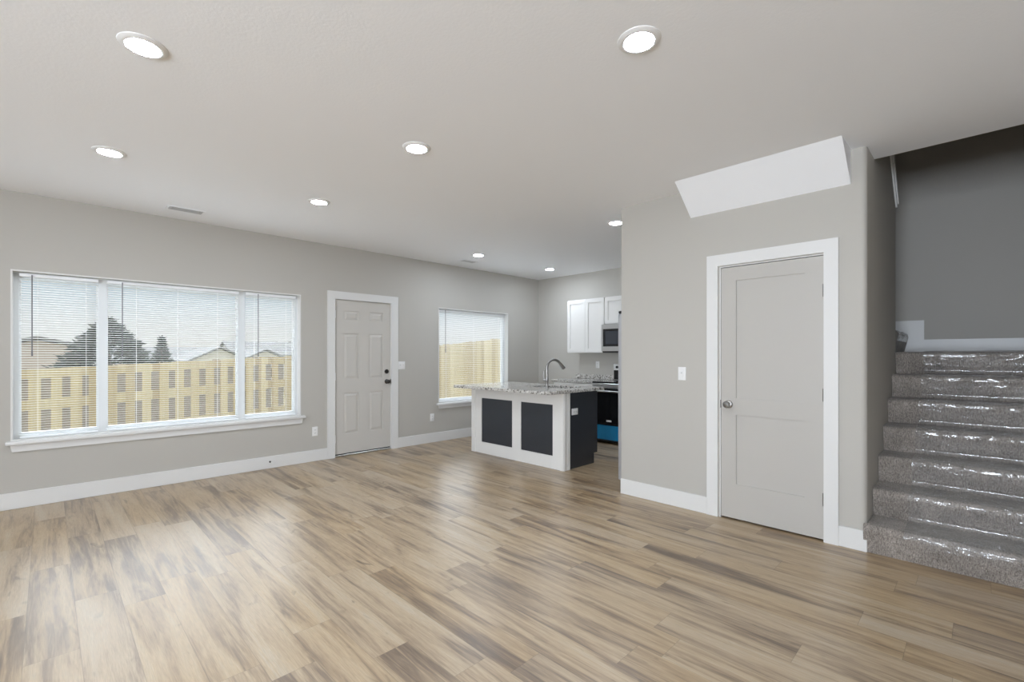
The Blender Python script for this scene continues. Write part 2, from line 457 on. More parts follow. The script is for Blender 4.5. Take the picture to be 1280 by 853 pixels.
def lathe(bm, prof, origin, axis='z', seg=32, closed=False):
    """prof: (radius, height along AXIS)"""
    o = Vector(origin); t = bmesh.new()
    A = {'z': ((1, 0, 0), (0, 1, 0), (0, 0, 1)), 'x': ((0, 1, 0), (0, 0, 1), (1, 0, 0)), 'y': ((1, 0, 0), (0, 0, 1), (0, 1, 0))}[axis]
    e1, e2, e3 = map(Vector, A); rings = []
    for r, h in prof:
        if r < 1e-6: rings.append([t.verts.new(o + e3 * h)])
        else: rings.append([t.verts.new(o + e3 * h + (e1 * math.cos(2 * math.pi * k / seg) + e2 * math.sin(2 * math.pi * k / seg)) * r) for k in range(seg)])
    pairs = list(zip(rings, rings[1:])) + ([(rings[-1], rings[0])] if closed else [])
    for a, b in pairs:
        for k in range(seg):
            k2 = (k + 1) % seg
            if len(a) == 1 and len(b) == 1: continue
            if len(a) == 1: t.faces.new((a[0], b[k2], b[k]))
            elif len(b) == 1: t.faces.new((a[k], a[k2], b[0]))
            else: t.faces.new((a[k], a[k2], b[k2], b[k]))
    bmesh.ops.recalc_face_normals(t, faces=t.faces[:])
    join(bm, t)

def frustum(bm, axis, u0, u1, v0, v1, d0, d1, inset):
    """raised field of a door panel: base at d0, smaller top at d1"""
    t = bmesh.new()
    A = AX[axis]
    a = [t.verts.new(A(u, v, d0)) for u, v in ((u0, v0), (u1, v0), (u1, v1), (u0, v1))]
    b = [t.verts.new(A(u, v, d1)) for u, v in ((u0 + inset, v0 + inset), (u1 - inset, v0 + inset), (u1 - inset, v1 - inset), (u0 + inset, v1 - inset))]
    t.faces.new(b); t.faces.new(a[::-1])
    for i in range(4): t.faces.new((a[i], a[(i + 1) % 4], b[(i + 1) % 4], b[i]))
    bmesh.ops.recalc_face_normals(t, faces=t.faces[:])
    join(bm, t)

# ------------------------------------------------------------------ the room
XL, XR = -5.89, 1.60           # window wall, far side wall
YF, YK = -4.60, 6.58           # front wall (behind the camera), kitchen wall
YC = 3.92                      # closet wall
XE, XS = -2.44, -0.54          # closet wall's two ends
XT = 0.50                      # right side of the stairs
H, HU = 2.745, 5.30
WT = .15

W1 = (-.224, 2.207, .58, 2.07)        # wide window: y0 y1 z0 z1
W2 = (4.270, 5.770, .58, 2.06)        # kitchen window
D1 = (2.625, 3.455, 0., 2.065)        # back door opening
D2 = (-1.512, -.780, 0., 2.052)       # closet door opening: x0 x1

bm = BM(); grid(bm, 'z', XL - WT, XR + WT, YF - WT, YK + WT, -.12, 0.)
struct('floor', bm, M_FLOOR, 'wood-look vinyl plank floor in grey brown', 'floor')
bm = BM(); grid(bm, 'z', XL - WT, XR + WT, YF - WT, YK + WT, H, H + .28, holes=[(XS - .12, XT, 4.235, YK + WT), (-1.82, XS - .12, 5.32, YK + WT)])
struct('ceiling', bm, M_CEIL, 'white textured flat ceiling', 'ceiling')
bm = BM(); grid(bm, 'x', YF, YK, 0, H, XL - WT, XL, holes=[W1, W2, D1])
struct('wall_left', bm, M_WALL, 'greige window wall with the six-panel door', 'wall')
bm = BM(); grid(bm, 'y', XL - WT, XT + WT, 0, HU, YK, YK + WT)
struct('wall_back', bm, M_WALL, 'greige end wall of kitchen and stairwell', 'wall')
FW = [(-4.75, -2.45, .75, 2.15), (-.65, 1.35, .45, 2.25)]  # openings of two unseen windows added for the fill light
bm = BM(); grid(bm, 'y', XL - WT, XR + WT, 0, H, YF - WT, YF, holes=FW)
struct('wall_front', bm, M_WALL, 'greige front wall with two added windows', 'wall')
bm = BM(); grid(bm, 'x', YF, YC, 0, H, XR, XR + WT)
struct('wall_right', bm, M_WALL, 'greige side wall past the stairs', 'wall')
bm = BM(); grid(bm, 'y', XE, -.575, 0, H, YC, YC + .12, holes=[D2])
struct('wall_closet', bm, M_WALL, 'greige wall with the two-panel closet door', 'wall')
arc = [(-.575 + .035 * math.sin(R(a)), YC + .035 - .035 * math.cos(R(a))) for a in range(0, 91, 10)]
bm = BM(); prism(bm, 'z', arc + [(XS, 5.44), (XS - .12, 5.44), (XS - .12, YC + .12), (-.575, YC + .12)], 0, H)
struct('wall_stairs', bm, M_WALL, 'greige side wall of the stairs with rounded corner', 'wall', smooth=True)
bm = BM(); grid(bm, 'x', 4.235, 5.44, H, HU, XS - .12, XS)
struct('wall_stairs_upper', bm, M_WALL, 'greige upper stairwell wall', 'wall')
bm = BM(); grid(bm, 'y', XS - .12, XT + WT, H + .28, HU, 4.085, 4.235)
struct('wall_stairwell_front', bm, M_WALL, 'greige wall over the ceiling edge', 'wall')
bm = BM(); grid(bm, 'x', YC, YK, 0, HU, XT, XT + WT)
struct('wall_stairs_right', bm, M_WALL, 'greige right wall of the stairs', 'wall')
bm = BM(); grid(bm, 'y', XT + WT, XR + WT, 0, H, YC, YC + .12)
struct('wall_beside_stairs', bm, M_WALL, 'greige wall to the right of the stairs', 'wall')
bm = BM(); grid(bm, 'y', -1.82, XS - .12, 1.2, HU, 5.32, 5.44)
struct('wall_upper_flight', bm, M_WALL, 'greige wall along the upper flight', 'wall')
bm = BM(); grid(bm, 'x', YC + .12, YK, 0, HU, -1.82, -1.70)
struct('wall_kitchen_side', bm, M_WALL, 'greige side wall of the kitchen', 'wall')
bm = BM(); grid(bm, 'z', -1.82, XT + WT, 4.085, YK + WT, HU, HU + .1)
struct('ceiling_stairwell', bm, M_CEIL, 'white stairwell ceiling', 'ceiling')

# sloped soffit under the ceiling above the closet door
bm = BM(); prism(bm, 'x', [(3.625, H), (YC, H), (YC, 2.508)], -1.757, -.628)
struct('soffit', bm, M_CEIL, 'white sloped soffit box on the closet wall', 'soffit')

# baseboards
BB, BH = .016, .142
def bboard(name, pts):
    bm = BM()
    for a in pts: box(bm, *a, 0, BH, .003, 1)
    return struct(name, bm, M_TRIM, 'white flat baseboard', 'baseboard')
bboard('baseboard_left', [(XL, XL + BB, YF, 2.535)])
bboard('baseboard_left_kitchen', [(XL, XL + BB, 3.556, YK)])
bboard('baseboard_back', [(XL + BB, -5.0, YK - BB, YK)])
bboard('baseboard_closet', [(XE - .002, -1.612, YC - BB, YC)])
bboard('baseboard_closet_end', [(-.697, XS + .004, YC - BB, YC)])
bboard('baseboard_front', [(XL + BB, XR, YF, YF + BB)])
bboard('baseboard_right', [(XR - BB, XR, YF + BB, YC)])
bboard('baseboard_beside_stairs', [(XT + .02, XR - BB, YC - BB, YC)])
# stepped skirt on the landing wall
bm = BM(); prism(bm, 'y', [(-1.5, 1.36), (XT, 1.36), (XT, 1.493), (-.418, 1.493), (-.418, 1.698), (-.66, 1.698), (-.66, 1.9), (-.9, 1.9), (-.9, 2.1), (-1.5, 2.1)], YK - .016, YK)
struct('trim_1', bm, M_TRIM, 'white stepped skirt board above the stair landing', 'trim')
# sloping white cap at the end of the upper stair wall
bm = BM()
prism(bm, 'x', [(4.75, 3.31), (5.44, 2.67), (5.475, 2.67), (5.475, 2.735), (4.79, 3.375)], XS - .10, XS + .012)
prism(bm, 'x', [(4.79, 3.345), (5.455, 2.70), (5.475, 2.70), (5.475, 2.735), (4.79, 3.385)], XS + .0125, XS + .022)
struct('trim_2', bm, M_TRIM, 'white sloping trim strip high on the stairwell wall', 'trim')

# ------------------------------------------------------------------ windows
def window(name, label, y0, y1, z0, z1, lites, stool, light_label):
    root = struct_root(name, label, 'window', (XL, (y0 + y1) / 2, z0))
    t = .012
    bm = BM(); grid(bm, 'x', y0, y1, z0, z1, XL - WT, XL + .004, holes=[(y0 + t, y1 - t, z0 + t, z1 - t)])
    new_obj('jamb_liner', bm, M_TRIM, root)
    bm = BM(); grid(bm, 'x', y0 + t, y1 - t, z0 + t, z1 - t, XL - .145, XL - .085, holes=[(a, b, z0 + .048, z1 - .05) for a, b in lites])
    new_obj('window_frame', bm, M_VINYL, root)
    for a, b in lites:
        # a slim sash inside each light
        bm = BM(); grid(bm, 'x', a - .002, b + .002, z0 + .046, z1 - .048, XL - .135, XL - .105, holes=[(a + .014, b - .014, z0 + .062, z1 - .064)])
        s = new_obj('sash', bm, M_VINYL, root)
        bm = BM(); box(bm, XL - .122, XL - .118, a + .012, b - .012, z0 + .06, z1 - .062)
        new_obj('pane', bm, M_GLASS, s)
    a, b, zt, zb, aa, ab, za = stool
    bm = BM(); box(bm, XL - .085, XL + .045, a, b, zb, zt, .008, 2)
    new_obj('stool', bm, M_TRIM, root, smooth=True)
    bm = BM(); prism(bm, 'x', [(aa - .012, zb), (ab + .012, zb), (ab, za), (aa, za)], XL, XL + .018)
    new_obj('apron', bm, M_TRIM, root)
    return root
L1 = [(-.176, .349), (.406, 1.540), (1.604, 2.160)]
window('window_1', 'wide three-part living room window', *W1, L1, (-.255, 2.255, .585, .553, -.215, 2.216, .492), '')
window('window_2', 'kitchen window behind the island', *W2, [(4.325, 5.72)], (4.235, 5.80, .585, .553, 4.275, 5.765, .503), '')
for k, (a, b, c, d) in enumerate(FW):
    root = struct_root('window_%d' % (k + 3), 'added unseen front window behind the viewer', 'window', ((a + b) / 2, YF, c))  # unseen window, added to go with the fill lamp
    bm = BM(); grid(bm, 'y', a, b, c, d, YF - .12, YF - .06, holes=[(a + .05, (a + b) / 2 - .03, c + .05, d - .05), ((a + b) / 2 + .03, b - .05, c + .05, d - .05)])
    new_obj('window_frame', bm, M_VINYL, root)
    bm = BM(); box(bm, a + .04, b - .04, YF - .092, YF - .088, c + .04, d - .04); new_obj('pane', bm, M_GLASS, root)
    bm = BM(); grid(bm, 'y', a - .08, b + .08, c - .08, d + .08, YF, YF + .016, holes=[(a, b, c, d)]); new_obj('casing', bm, M_TRIM, root)

# mini blinds
SLAT_T = R(11)
def blind(label, y0, y1, z0, z1, wand_y, wand_z, cords):
    root = thing('window_blind', label, 'blind', (XL - .05, (y0 + y1) / 2, z0), 'white mini blinds in the windows')
    xc = XL - .048
    bm = BM(); box(bm, xc - .014, xc + .014, y0, y1, z1 - .028, z1, .002, 1)
    new_obj('headrail', bm, M_SLAT, root)
    bm = BM(); box(bm, xc - .012, xc + .012, y0 + .003, y1 - .003, z0, z0 + .012, .002, 1)
    new_obj('bottom_rail', bm, M_SLAT, root)
    bm = BM(); n = int((z1 - .035 - z0 - .02) / .0213)
    for i in range(n):
        z = z0 + .026 + i * .0213
        ring = []
        for y in (y0 + .003, y1 - .003):
            row = []
            for q in (-1, -.35, .35, 1):
                dx = q * .0125; dz = dx * math.tan(SLAT_T) + .0013 * (1 - q * q)
                row.append(bm.verts.new((xc + dx, y, z + dz)))
            ring.append(row)
        for q in range(3): bm.faces.new((ring[0][q], ring[0][q + 1], ring[1][q + 1], ring[1][q]))
    o = new_obj('slat_panel', bm, M_SLAT, root, smooth=True)
    bm = BM()
    for y in cords:
        for dx in (-.0135, .0135): box(bm, xc + dx - .0006, xc + dx + .0006, y - .001, y + .001, z0 + .01, z1 - .02)
    new_obj('ladder_cord', bm, M_CORD, root)
    bm = BM(); tube(bm, [(xc + .024, wand_y, z1 - .012), (xc + .026, wand_y, z1 - .03), (xc + .026, wand_y, wand_z)], .0042, 8)
    tube(bm, [(xc + .026, wand_y, wand_z - .05), (xc + .026, wand_y, wand_z)], .0058, 8)
    tube(bm, [(xc + .010, wand_y, z1 - .015), (xc + .026, wand_y, z1 - .012)], .003, 6)
    new_obj('tilt_wand', bm, M_WAND, root, smooth=True)
    return root
blind('narrow white mini blind of the wide window, on the side away from the door', -.174, .346, .600, 2.048, -.095, 1.37, (-.06, .26))
blind('wide white mini blind at the middle of the three-part window', .408, 1.538, .600, 2.048, .52, 1.36, (.63, .97, 1.33))
blind('narrow white mini blind of the wide window, on the side next to the door', 1.606, 2.158, .600, 2.048, 1.735, 1.36, (1.70, 2.05))
blind('white mini blind in the kitchen window behind the island', 4.30, 5.735, .600, 2.040, 4.42, 1.42, (4.45, 5.02, 5.58))

# ------------------------------------------------------------------ doors
# back door, six raised panels
root = struct_root('door_1', 'greige six-panel back door with white casing', 'door', (XL, 3.04, 0))
bm = BM(); grid(bm, 'x', 2.535, 3.556, 0, 2.157, XL, XL + .018, holes=[(2.632, 3.448, -1, 2.058)])
new_obj('casing', bm, M_TRIM, root)
bm = BM(); grid(bm, 'x', D1[0], D1[1], 0, D1[3], XL - .15, XL, holes=[(D1[0] + .008, D1[1] - .008, -1, D1[3] - .009)])
new_obj('jamb', bm, M_TRIM, root)
ys = [(2.634 + .125, 2.634 + .335), (3.446 - .325, 3.446 - .115)]
zs = [(1.785, 1.915), (1.010, 1.615), (.292, .832)]
bm = BM()
xs0 = XL - .012
box(bm, xs0 - .044, xs0 - .010, 2.636, 3.445, .036, 2.053)
grid(bm, 'x', 2.636, 3.445, .036, 2.053, xs0 - .010, xs0, holes=[(*y, *z) for y in ys for z in zs])
for y in ys:
    for z in zs: frustum(bm, 'x', y[0] + .012, y[1] - .012, z[0] + .012, z[1] - .012, xs0 - .010, xs0 - .001, .028)
slab = new_obj('slab', bm, M_BDOOR, root)
for z in (1.86, 1.05, .24):
    bm = BM(); tube(bm, [(XL + .012, 2.634, z - .05), (XL + .012, 2.634, z + .05)], .009, 10)
    h_ = new_obj('hinge', bm, M_TRIM, root, smooth=True)
bm = BM(); lathe(bm, [(.0, 0), (.032, 0), (.032, .006), (.024, .012), (.012, .014), (.011, .030), (.022, .036), (.028, .048), (.026, .060), (.014, .066), (0, .067)], (xs0, 3.386, .958), 'x', 24)
new_obj('door_knob', bm, M_DARKM, root, smooth=True)['label'] = 'dark metal door knob'
bm = BM(); lathe(bm, [(.0, 0), (.031, 0), (.031, .010), (.026, .016), (0, .017)], (xs0, 3.386, 1.098), 'x', 24)
box(bm, xs0 + .016, xs0 + .034, 3.381, 3.391, 1.083, 1.113, .003)
new_obj('deadbolt', bm, M_DARKM, root, smooth=True)['label'] = 'dark metal deadbolt thumb turn'
bm = BM(); box(bm, xs0 - .02, XL + .003, 3.4445, 3.4475, .925, .99)
new_obj('strike_plate', bm, M_DARKM, root)
bm = BM(); box(bm, XL - .15, XL + .004, 2.634, 3.447, 0.001, .022, .004, 1)
new_obj('threshold', bm, M_ALU, root)
bm = BM(); box(bm, xs0 - .034, xs0 - .006, 2.64, 3.442, .022, .036)
new_obj('door_sweep', bm, M_BLKP, root)

# closet door, two flat panels
root = struct_root('door_2', 'greige two-panel closet door with white casing', 'door', (-1.146, YC, 0))
bm = BM(); grid(bm, 'y', -1.612, -.697, 0, 2.152, YC - .018, YC, holes=[(-1.522, -.784, -1, 2.060)])
new_obj('casing', bm, M_TRIM, root)
bm = BM(); grid(bm, 'y', D2[0], D2[1], 0, D2[3], YC, YC + .12, holes=[(D2[0] + .008, D2[1] - .002, -1, D2[3] - .006)])
new_obj('jamb', bm, M_TRIM, root)
x0, x1 = -1.500, -.787
yf = YC - .001
bm = BM()
box(bm, x0, x1, yf + .010, yf + .036, .014, 2.040)
grid(bm, 'y', x0, x1, .014, 2.040, yf, yf + .010, holes=[(-1.384, -.906, .983, 1.930), (-1.384, -.906, .291, .848)])
new_obj('slab', bm, M_DOOR, root)
for z in (1.79, 1.045, .30):
    bm = BM(); tube(bm, [(-.7845, YC - .010, z - .045), (-.7845, YC - .010, z + .045)], .007, 10)
    new_obj('hinge', bm, M_NICKEL, root, smooth=True)
bm = BM(); lathe(bm, [(.0, 0), (.032, 0), (.032, -.005), (.026, -.010), (.011, -.013), (.010, -.028), (.020, -.034), (.0275, -.046), (.0275, -.056), (.020, -.066), (0, -.069)], (-1.440, yf, .930), 'y', 28)
new_obj('door_knob', bm, M_NICKEL, root, smooth=True)['label'] = 'round satin nickel door knob'
bm = BM(); box(bm, -1.5055, -1.5005, yf - .004, yf + .02, .898, .962)
new_obj('latch_plate', bm, M_DARKM, root)

# ------------------------------------------------------------------ switches and outlets
def plate(kind, label, group, axis, u, z, d, n=1, sgn=1, w=.07, h=.115):
    """axis 'x': on the plane x = d facing sgn; axis 'y' likewise"""
    root = thing(kind, label, 'light switch' if kind == 'light_switch' else 'outlet', AX[axis](u, z - h / 2, d), group)
    def bx(bm, u0, u1, z0, z1, a, b, bev=0.):
        lo, hi = sorted((d + sgn * a, d + sgn * b))
        if axis == 'x': box(bm, lo, hi, u0, u1, z0, z1, bev)
        else: box(bm, u0, u1, lo, hi, z0, z1, bev)
    bm = BM(); bx(bm, u - w / 2, u + w / 2, z - h / 2, z + h / 2, 0, .006, .002)
    new_obj('cover_plate', bm, M_PLATE, root, smooth=True)
    for i in range(n):
        c = u + (i - (n - 1) / 2) * .046
        if kind == 'light_switch':
            bm = BM(); bx(bm, c - .0165, c + .0165, z - .034, z + .034, .006, .0085, .001); p = new_obj('rocker', bm, M_PLATE, root)
            bm = BM(); bx(bm, c - .005, c + .005, z - .002, z + .014, .0085, .017, .002); new_obj('toggle', bm, M_GREYV, p)
        else:
            for s in ((-.019, .019) if w < h else (-.02, .02)):
                bm = BM()
                cu, cz = (c, z + s) if w < h else (c + s, z)
                bx(bm, cu - .0145, cu + .0145, cz - .0135, cz + .0135, .006, .0085, .002); p = new_obj('receptacle', bm, M_PLATE, root)
                bm = BM()
                for q in (-.006, .006): bx(bm, cu + q - .0012, cu + q + .0012, cz - .004, cz + .006, .0085, .0092)
                bx(bm, cu - .002, cu + .002, cz - .010, cz - .006, .0085, .0092)
                new_obj('slot', bm, M_SLOT, p)
    return root
plate('light_switch', 'white double light switch beside the six-panel back door', 'light switches', 'x', 3.617, 1.180, XL, 2, 1, .115)
plate('light_switch', 'white single light switch on the closet wall', 'light switches', 'y', -1.832, 1.168, YC, 1, -1)
plate('wall_outlet', 'white outlet low on the wall between wide window and back door', 'wall outlets', 'x', 2.378, .372, XL)
plate('wall_outlet', 'white outlet low on the wall between back door and kitchen window', 'wall outlets', 'x', 4.150, .380, XL)
plate('wall_outlet', 'white outlet above the granite backsplash under the wall cabinets', 'wall outlets', 'y', -4.555, 1.165, YK, 1, -1)
plate('wall_outlet', 'white outlet on the dark end panel of the island', 'wall outlets', 'x', 4.385, .665, -3.36, 1, 1, .115, .075)

# spring door stop on the baseboard
root = thing('door_stop', 'small spring door stop on the baseboard under the wide window', 'door stop', (XL + BB, 1.85, .078))
bm = BM(); lathe(bm, [(0, 0), (.011, 0), (.011, .004), (.006, .006), (.006, .045), (0, .046)], (XL + BB, 1.85, .078), 'x', 12); new_obj('spring', bm, M_DARKM, root, smooth=True)
bm = BM(); lathe(bm, [(0, .045), (.008, .045), (.008, .058), (0, .06)], (XL + BB, 1.85, .078), 'x', 12); new_obj('bumper', bm, M_PLATE, root, smooth=True)

# ------------------------------------------------------------------ ceiling: recessed lights and registers
def downlight(x, y, label):
    root = thing('recessed_light', label, 'ceiling light', (x, y, H - .012), 'recessed ceiling lights')
    bm = BM(); lathe(bm, [(.066, -.010), (.070, -.012), (.082, -.0095), (.094, -.003), (.095, 0), (.066, 0)], (x, y, H), 'z', 40, closed=True)
    new_obj('trim_ring', bm, M_PLATE, root, smooth=True)
    bm = BM(); lathe(bm, [(.0665, -.004), (.0665, -.0095), (.05, -.0125), (0, -.0135)], (x, y, H), 'z', 40)
    new_obj('diffuser', bm, M_LED, root, smooth=True)['label'] = 'glowing white diffuser'
downlight(-2.702, .311, 'large recessed ceiling light highest in the photo on the window side')
downlight(-4.274, .307, 'recessed ceiling light in front of the wide window, near the long ceiling vent')
downlight(-2.712, 1.785, 'recessed ceiling light at the middle of the living room ceiling')
downlight(-4.300, 1.776, 'recessed ceiling light in front of the six-panel back door')
downlight(-1.081, 1.883, 'large recessed ceiling light nearest to the sloped soffit')
downlight(-1.081, .345, 'recessed ceiling light overhead, in line with the one by the soffit')
downlight(-2.743, 4.301, 'recessed kitchen light partly hidden by the closet wall edge')
downlight(-4.995, 4.308, 'recessed kitchen light beside the small ceiling vent')
downlight(-4.996, 5.852, 'recessed kitchen light in the corner near the white wall cabinets')

def register(x, y, w, l, label):
    root = thing('ceiling_vent', label, 'vent', (x, y, H - .006), 'ceiling air vents')
    bm = BM(); grid(bm, 'z', x - w / 2, x + w / 2, y - l / 2, y + l / 2, H - .006, H - .0005, holes=[(x - w / 2 + .022, x + w / 2 - .022, y - l / 2 + .022, y + l / 2 - .022)])
    new_obj('flange', bm, M_CEIL, root)
    bm = BM(); box(bm, x - w / 2 + .02, x + w / 2 - .02, y - l / 2 + .02, y + l / 2 - .02, H - .0035, H - .001); new_obj('backing', bm, M_SLOT, root)
    bm = BM(); n = 9
    for i in range(n):
        xx = x - w / 2 + .028 + i * (w - .056) / (n - 1)
        prism(bm, 'y', [(xx - .005, H - .0035), (xx + .001, H - .0035), (xx + .005, H - .009), (xx - .001, H - .009)], y - l / 2 + .02, y + l / 2 - .02)
    for q in (-.35, .0, .35): box(bm, x - w / 2 + .02, x + w / 2 - .02, y + q * l - .004, y + q * l + .004, H - .009, H - .0035)
    new_obj('louver', bm, M_GREYV, root)
register(-5.46, .955, .15, .31, 'white ceiling vent in front of the wide window')
register(-5.44, 4.49, .13, .27, 'small white ceiling vent above the kitchen window')

# ------------------------------------------------------------------ kitchen island
IX0, IX1, IY0, IY1, IZ = -4.975, -3.352, 4.18, 4.845, .892
root = thing('island_cabinet', 'white framed kitchen island with two dark panels', 'kitchen island', ((IX0 + IX1) / 2, 4.5, 0))
P = [(-4.783, -4.193, .152, .748), (-4.040, -3.522, .150, .748)]
bm = BM(); grid(bm, 'y', IX0, IX1 - .0, 0, IZ, IY0, IY0 + .020, holes=P)
box(bm, IX0, IX0 + .03, IY0 + .02, IY0 + .12, 0, IZ); box(bm, IX1 - .03, IX1, IY0 + .02, IY0 + .105, 0, IZ)
box(bm, IX0 - .004, IX0 + .07, IY0 - .013, IY0, 0, IZ, .003, 1); box(bm, IX1 - .060, IX1 - .004, IY0 - .013, IY0, 0, IZ, .003, 1)
box(bm, IX1, IX1 + .008, IY0 - .006, IY0 + .045, 0, IZ, .003, 1); box(bm, IX1, IX1 + .008, IY0 + .058, IY0 + .105, 0, IZ, .003, 1)
new_obj('front_frame', bm, M_CABW, root)['label'] = 'white panel frame with corner boards'
for a, b, c, d in P:
    bm = BM(); box(bm, a - .01, b + .01, IY0 + .010, IY0 + .019, c - .01, d + .01); new_obj('inset_panel', bm, M_NAVY, root)['label'] = 'charcoal inset panel'
bm = BM(); prism(bm, 'x', [(IY0 + .105, 0), (4.775, 0), (4.775, .125), (IY1, .125), (IY1, IZ), (IY0 + .105, IZ)], IX1 - .028, IX1 - .008)
new_obj('end_panel', bm, M_NAVY, root)['label'] = 'dark charcoal end panel with toe-kick notch'
bm = BM(); prism(bm, 'x', [(IY0 + .12, 0), (4.775, 0), (4.775, .125), (IY1, .125), (IY1, IZ), (IY0 + .12, IZ)], IX0, IX0 + .02)
new_obj('end_panel', bm, M_NAVY, root)
bm = BM(); box(bm, IX0 + .02, IX1 - .03, 4.755, 4.775, 0, .12); new_obj('toe_kick', bm, M_CABW, root)
bm = BM(); box(bm, IX0 + .02, IX1 - .03, 4.822, 4.842, .125, IZ - .002); new_obj('face_frame', bm, M_CABW, root)
for k in range(4):
    a = IX0 + .03 + k * .39
    bm = BM(); box(bm, a, a + .375, 4.843, 4.862, .135, .86, .002, 1); d = new_obj('cabinet_door', bm, M_NAVY, root)
    bm = BM(); tube(bm, [(a + .33, 4.866, .70), (a + .33, 4.884, .70), (a + .33, 4.884, .80), (a + .33, 4.866, .80)], .005, 8); new_obj('handle', bm, M_NICKEL, d, smooth=True)

CT0, CT1 = .8925, .929
SK = (-4.13, -3.50, 4.39, 4.77)
bm = BM(); grid(bm, 'z', -4.985, -3.312, 3.86, 4.93, CT0, CT1, holes=[SK])
bmesh.ops.bevel(bm, geom=[e for e in bm.edges if len(e.link_faces) == 2 and e.calc_face_angle(0) > .5], offset=.004, segments=2, affect='EDGES', profile=.5)
tag(new_obj('island_countertop', bm, M_GRAN), 'speckled granite countertop overhanging the kitchen island', 'countertop')
root = thing('kitchen_sink', 'stainless undermount sink in the island countertop', 'sink', (-3.815, 4.58, CT0 - .2))
bm = BM()
a, b, c, d = SK
zt = CT0 - .0005; zb = CT0 - .19
tb = bmesh.new()
box(tb, a - .004, b + .004, c - .004, d + .004, zb, zt)
for f in [f for f in tb.faces if all(abs(v.co.z - zt) < 1e-5 for v in f.verts)]: tb.faces.remove(f)
join(bm, tb)
grid(bm, 'z', a - .03, b + .03, c - .03, d + .03, zt - .002, zt, holes=[(a - .004, b + .004, c - .004, d + .004)])
new_obj('basin', bm, M_SINK, root)
bm = BM(); lathe(bm, [(.0, .001), (.02, .001), (.022, .004), (.042, .004), (.044, .0005)], (-3.815, 4.58, zb), 'z', 24); new_obj('drain', bm, M_DARKM, root, smooth=True)

# faucet: gooseneck with pull-down head and side lever
fx, fy = -3.725, 4.315
root = thing('kitchen_faucet', 'brushed nickel gooseneck faucet standing behind the island sink', 'faucet', (fx, fy, CT1))
bm = BM(); lathe(bm, [(0, 0), (.027, 0), (.027, .005), (.020, .012), (.0165, .03), (.0155, .075), (.019, .082), (.019, .115), (.0145, .125), (0, .126)], (fx, fy, CT1), 'z', 24)
new_obj('base', bm, M_NICKEL, root, smooth=True)
dv = Vector((.35, .94, 0)).normalized(); pts = [(fx, fy, CT1 + .12), (fx, fy, CT1 + .18), (fx, fy, CT1 + .235)]
rad = .098; cz = CT1 + .245
for a in range(0, 156, 12):
    q = rad * (1 - math.cos(R(a)))
    pts.append((fx + dv.x * q, fy + dv.y * q, cz + rad * math.sin(R(a))))
bm = BM(); tube(bm, pts, .0145, 14); new_obj('spout', bm, M_NICKEL, root, smooth=True)
e = Vector(pts[-1]); dd = (Vector(pts[-1]) - Vector(pts[-2])).normalized()
bm = BM(); tube(bm, [e - dd * .004, e + dd * .012, e + dd * .016, e + dd * .06, e + dd * .085, e + dd * .092], [.0155, .0165, .019, .021, .0245, .020], 16)
new_obj('spray_head', bm, M_NICKEL, root, smooth=True)
sv = Vector((-.80, -.6, 0)).normalized()
bm = BM(); tube(bm, [Vector((fx, fy, CT1 + .10)), Vector((fx, fy, CT1 + .10)) + sv * .045], .014, 14)
p0 = Vector((fx, fy, CT1 + .10)) + sv * .038
tube(bm, [p0, p0 + Vector((0, 0, .03)) + sv * .008, p0 + Vector((0, 0, .075)) + sv * .006, p0 + Vector((0, 0, .115)) - sv * .002], [.010, .008, .007, .0085], 10)
new_obj('lever_handle', bm, M_NICKEL, root, smooth=True)

# ------------------------------------------------------------------ kitchen wall
def shaker(bm, x0, x1, z0, z1, y, fr=.057):
    grid(bm, 'y', x0, x1, z0, z1, y - .020, y - .008, holes=[(x0 + fr, x1 - fr, z0 + fr, z1 - fr)])
    box(bm, x0 + .002, x1 - .002, y - .008, y, z0 + .002, z1 - .002)

def wall_cabinet(x0, x1, z0, z1, label, group):
    root = thing('wall_cabinet', label, 'cabinet', ((x0 + x1) / 2, YK, z0), group)
    yb = YK - .305
    bm = BM(); grid(bm, 'y', x0, x1, z0, z1, yb + .018, YK - .001, holes=[(x0 + .018, x1 - .018, z0 + .018, z1 - .018)])
    box(bm, x0 + .016, x1 - .016, YK - .012, YK - .002, z0 + .016, z1 - .016)
    box(bm, x0, x1, yb, yb + .018, z0, z0 + .02); box(bm, x0, x1, yb, yb + .018, z1 - .03, z1)
    box(bm, x0, x0 + .02, yb, yb + .018, z0, z1); box(bm, x1 - .02, x1, yb, yb + .018, z0, z1)
    new_obj('body', bm, M_CABW, root)
    xm = (x0 + x1) / 2
    for a, b in ((x0 + .006, xm - .0015), (xm + .0015, x1 - .006)):
        bm = BM(); shaker(bm, a, b, z0 + .012, z1 - .012, yb - .001)
        new_obj('door', bm, M_CABW, root)
wall_cabinet(-4.950, -4.205, 1.364, 2.250, 'white two-door shaker wall cabinet left of the microwave', 'white wall cabinets')
wall_cabinet(-4.200, -3.440, 1.812, 2.250, 'short white shaker wall cabinet above the microwave', 'white wall cabinets')
wall_cabinet(-3.435, -2.70, 1.364, 2.250, 'white shaker wall cabinet on the far side of the microwave', 'white wall cabinets')

